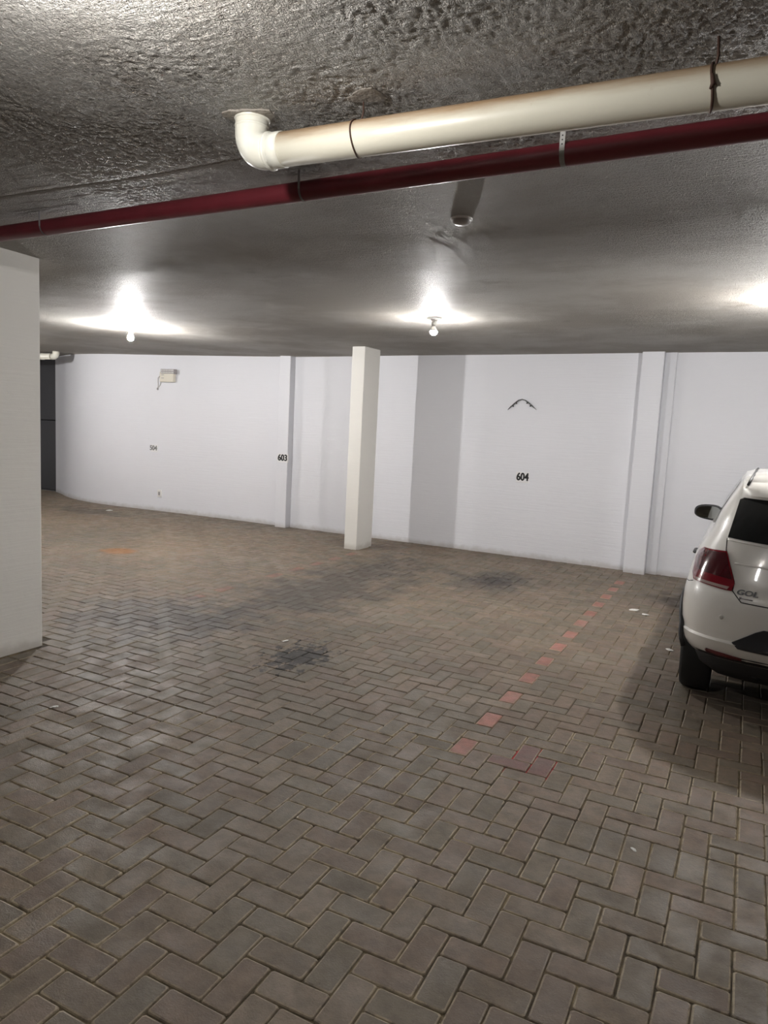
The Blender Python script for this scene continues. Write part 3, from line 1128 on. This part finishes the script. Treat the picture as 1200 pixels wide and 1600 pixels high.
# crease shading line where the lower bumper lip starts comes from the profile; black insert in the middle
ins = [(-.532, .462), (-.42, .545), (-.38, .566), (.38, .566), (.42, .545), (.532, .462), (.50, .434), (.30, .428), (-.30, .428), (-.50, .434)]
rear_patch('bumper_insert', ins, simple('dark_blue_black_plastic', (0.018, 0.02, 0.026), 0.42), 0.010, 0.03)
# lower black valance strip with reflectors
val = [(-.72, .352), (-.66, .385), (-.46, .372), (-.40, .372), (.40, .372), (.46, .372), (.66, .385), (.72, .352), (.70, .33), (-.70, .33)]
rear_patch('valance', val, M_TRIM, 0.002, 0.03)
# tailgate horizontal crease ledge
rear_line('tailgate_crease', [(-.56, .90), (-.3, .895), (0, .893), (.3, .895), (.56, .90)], 0.016, M_PAINT, CAR, 0.002)
# badges
bx = -.482
bd = text_mesh('badge', 'GOL', M_CHROME, CAR, (bx, rear_y(bx, .752) - 0.007, .752), (math.pi / 2 - 0.12, 0, -0.235), 0.042, 1.3, 0.001, 0.003, 0.2)
bd['label'] = 'chrome GOL badge'
bm = bmesh.new()
bm_tube(bm, [(-.508, rear_y(-.508, .722) - .003, .722), (-.45, rear_y(-.45, .720) - .003, .720)], 0.0035, 6)
bmesh.ops.create_uvsphere(bm, u_segments=10, v_segments=6, radius=0.008, matrix=Matrix.Translation((-.516, rear_y(-.516, .722) - .002, .722)))
from_bm(bm, 'trim_badge', M_GREY, CAR, True)

# wheels, arches, exhaust
for yw in (0.60, 3.07):
    for s in (-1, 1):
        W_ = empty('wheel', (s * 0.72, yw, 0.29))
        W_.parent = CAR
        lathe('tyre', [(0.19, -0.085), (0.235, -0.092), (0.272, -0.088), (0.286, -0.072), (0.29, -0.03), (0.29, 0.03), (0.286, 0.072), (0.272, 0.088), (0.235, 0.092), (0.19, 0.085)], M_TYRE, W_, 40, 'X')
        lathe('rim', [(0.05, s * 0.03), (0.10, s * 0.062), (0.17, s * 0.066), (0.192, s * 0.086), (0.195, s * 0.06), (0.19, -s * 0.08), (0.05, -s * 0.07)], M_ALLOY, W_, 28, 'X')
        arch = []
        for k in range(21):
            a = math.radians(8 + 164 * k / 20)
            zz_ = 0.29 + 0.335 * math.sin(a)
            ww = float(prof_at(max(zz_, .33))[0])
            arch.append((s * (ww + 0.004), yw + 0.335 * math.cos(a), zz_))
        tube('arch_trim', arch, 0.014, M_TRIM, CAR, 8)
tube('exhaust', [(-.385, .155, .262), (-.385, .40, .262)], 0.028, M_TRIM, CAR, 18)
tube('axle', [(-.63, .60, .24), (.63, .60, .24)], 0.045, M_TRIM, CAR, 14)
box('fuel_tank', (-.42, .35, .19), (.42, 1.6, .335), M_TRIM, CAR, 0.03, 2)

# side windows, windscreen, handles, mirrors
def side_patch(name, poly, s, mat):
    bm = bmesh.new()
    fr = [bm.verts.new((s * (float(prof_at(z)[0]) + 0.004), y, z)) for y, z in poly]
    bm.faces.new(fr)
    bmesh.ops.triangulate(bm, faces=bm.faces[:])
    for _ in range(2):
        bmesh.ops.subdivide_edges(bm, edges=bm.edges[:], cuts=1, use_grid_fill=True)
    for v in bm.verts:
        v.co.x = s * (float(prof_at(v.co.z)[0]) + 0.004)
    return from_bm(bm, name, mat, CAR, True)


for s in (-1, 1):
    side_patch('side_window', [(0.78, 1.06), (1.52, 1.05), (1.52, 1.33), (1.1, 1.33), (0.88, 1.27)], s, M_GLASS)
    side_patch('side_window', [(1.60, 1.05), (2.38, 1.04), (2.05, 1.25), (1.82, 1.32), (1.60, 1.33)], s, M_GLASS)
    for yh in (1.12,):
        tube('door_handle', [(s * .80, yh, .80), (s * .83, yh + .02, .802), (s * .83, yh + .16, .802), (s * .80, yh + .18, .80)], 0.011, M_TRIM, CAR, 8)
    # mirror
    bm = bmesh.new()
    bmesh.ops.create_uvsphere(bm, u_segments=24, v_segments=14, radius=1.0)
    for v in bm.verts:
        x, y, z = v.co
        sg = lambda t, e: math.copysign(abs(t) ** e, t)
        x2, z2 = sg(x, 0.7) * 0.112, sg(z, 0.72) * 0.066
        z2 *= 1.0 - 0.22 * (x2 * s / 0.112) * (1 if z2 < 0 else 0.35)
        y2 = y * 0.075 if y > 0 else max(y * 0.075, -0.018)
        v.co = (s * 0.818 + x2, 2.40 + y2, 0.982 + z2)
    mh = from_bm(bm, 'door_mirror', M_TRIM, CAR, True)
    n = 28
    gv = []
    for k in range(n):
        a = 2 * math.pi * k / n
        sg = lambda t, e: math.copysign(abs(t) ** e, t)
        x2, z2 = sg(math.cos(a), 0.7) * 0.096, sg(math.sin(a), 0.72) * 0.052
        z2 *= 1.0 - 0.22 * (x2 * s / 0.112) * (1 if z2 < 0 else 0.35)
        gv.append((s * 0.818 + x2, 2.3795 - 0.02 * x2 * s, 0.982 + z2))
    from_py(gv + [(x, y + 0.004, z) for x, y, z in gv], [tuple(range(n))] + [(k, (k + 1) % n, n + (k + 1) % n, n + k) for k in range(n)], 'mirror_glass', M_MIRROR, mh)
    tube('mirror_stalk', [(s * .70, 2.44, .955), (s * .76, 2.43, .955)], 0.022, M_TRIM, CAR, 10)

# windscreen and lights at the nose
def front_y(x, z):
    w = float(prof_at(z)[0]); yf = float(np.interp(z, CZ, CFY)); d = 0.55 if z < 0.9 else 0.4
    a = min(abs(x) / w, 0.9995)
    return yf - d * (1 - (1 - a ** NE) ** (1 / NE))


def front_patch(name, poly, mat):
    bm = bmesh.new()
    bm.faces.new([bm.verts.new((x, 0, z)) for x, z in poly])
    bmesh.ops.triangulate(bm, faces=bm.faces[:])
    for _ in range(3):
        bmesh.ops.subdivide_edges(bm, edges=bm.edges[:], cuts=1, use_grid_fill=True)
    for v in bm.verts:
        v.co.y = front_y(v.co.x, v.co.z) + 0.006
    return from_bm(bm, name, mat, CAR, True)


front_patch('windscreen', [(-.62, 1.03), (.62, 1.03), (.48, 1.35), (-.48, 1.35)], M_GLASS)
for s in (-1, 1):
    front_patch('headlight', [(s * .45, .62), (s * .72, .64), (s * .74, .72), (s * .45, .70)], M_CLEAR)
front_patch('grille', [(-.42, .62), (.42, .62), (.42, .69), (-.42, .69)], M_TRIM)
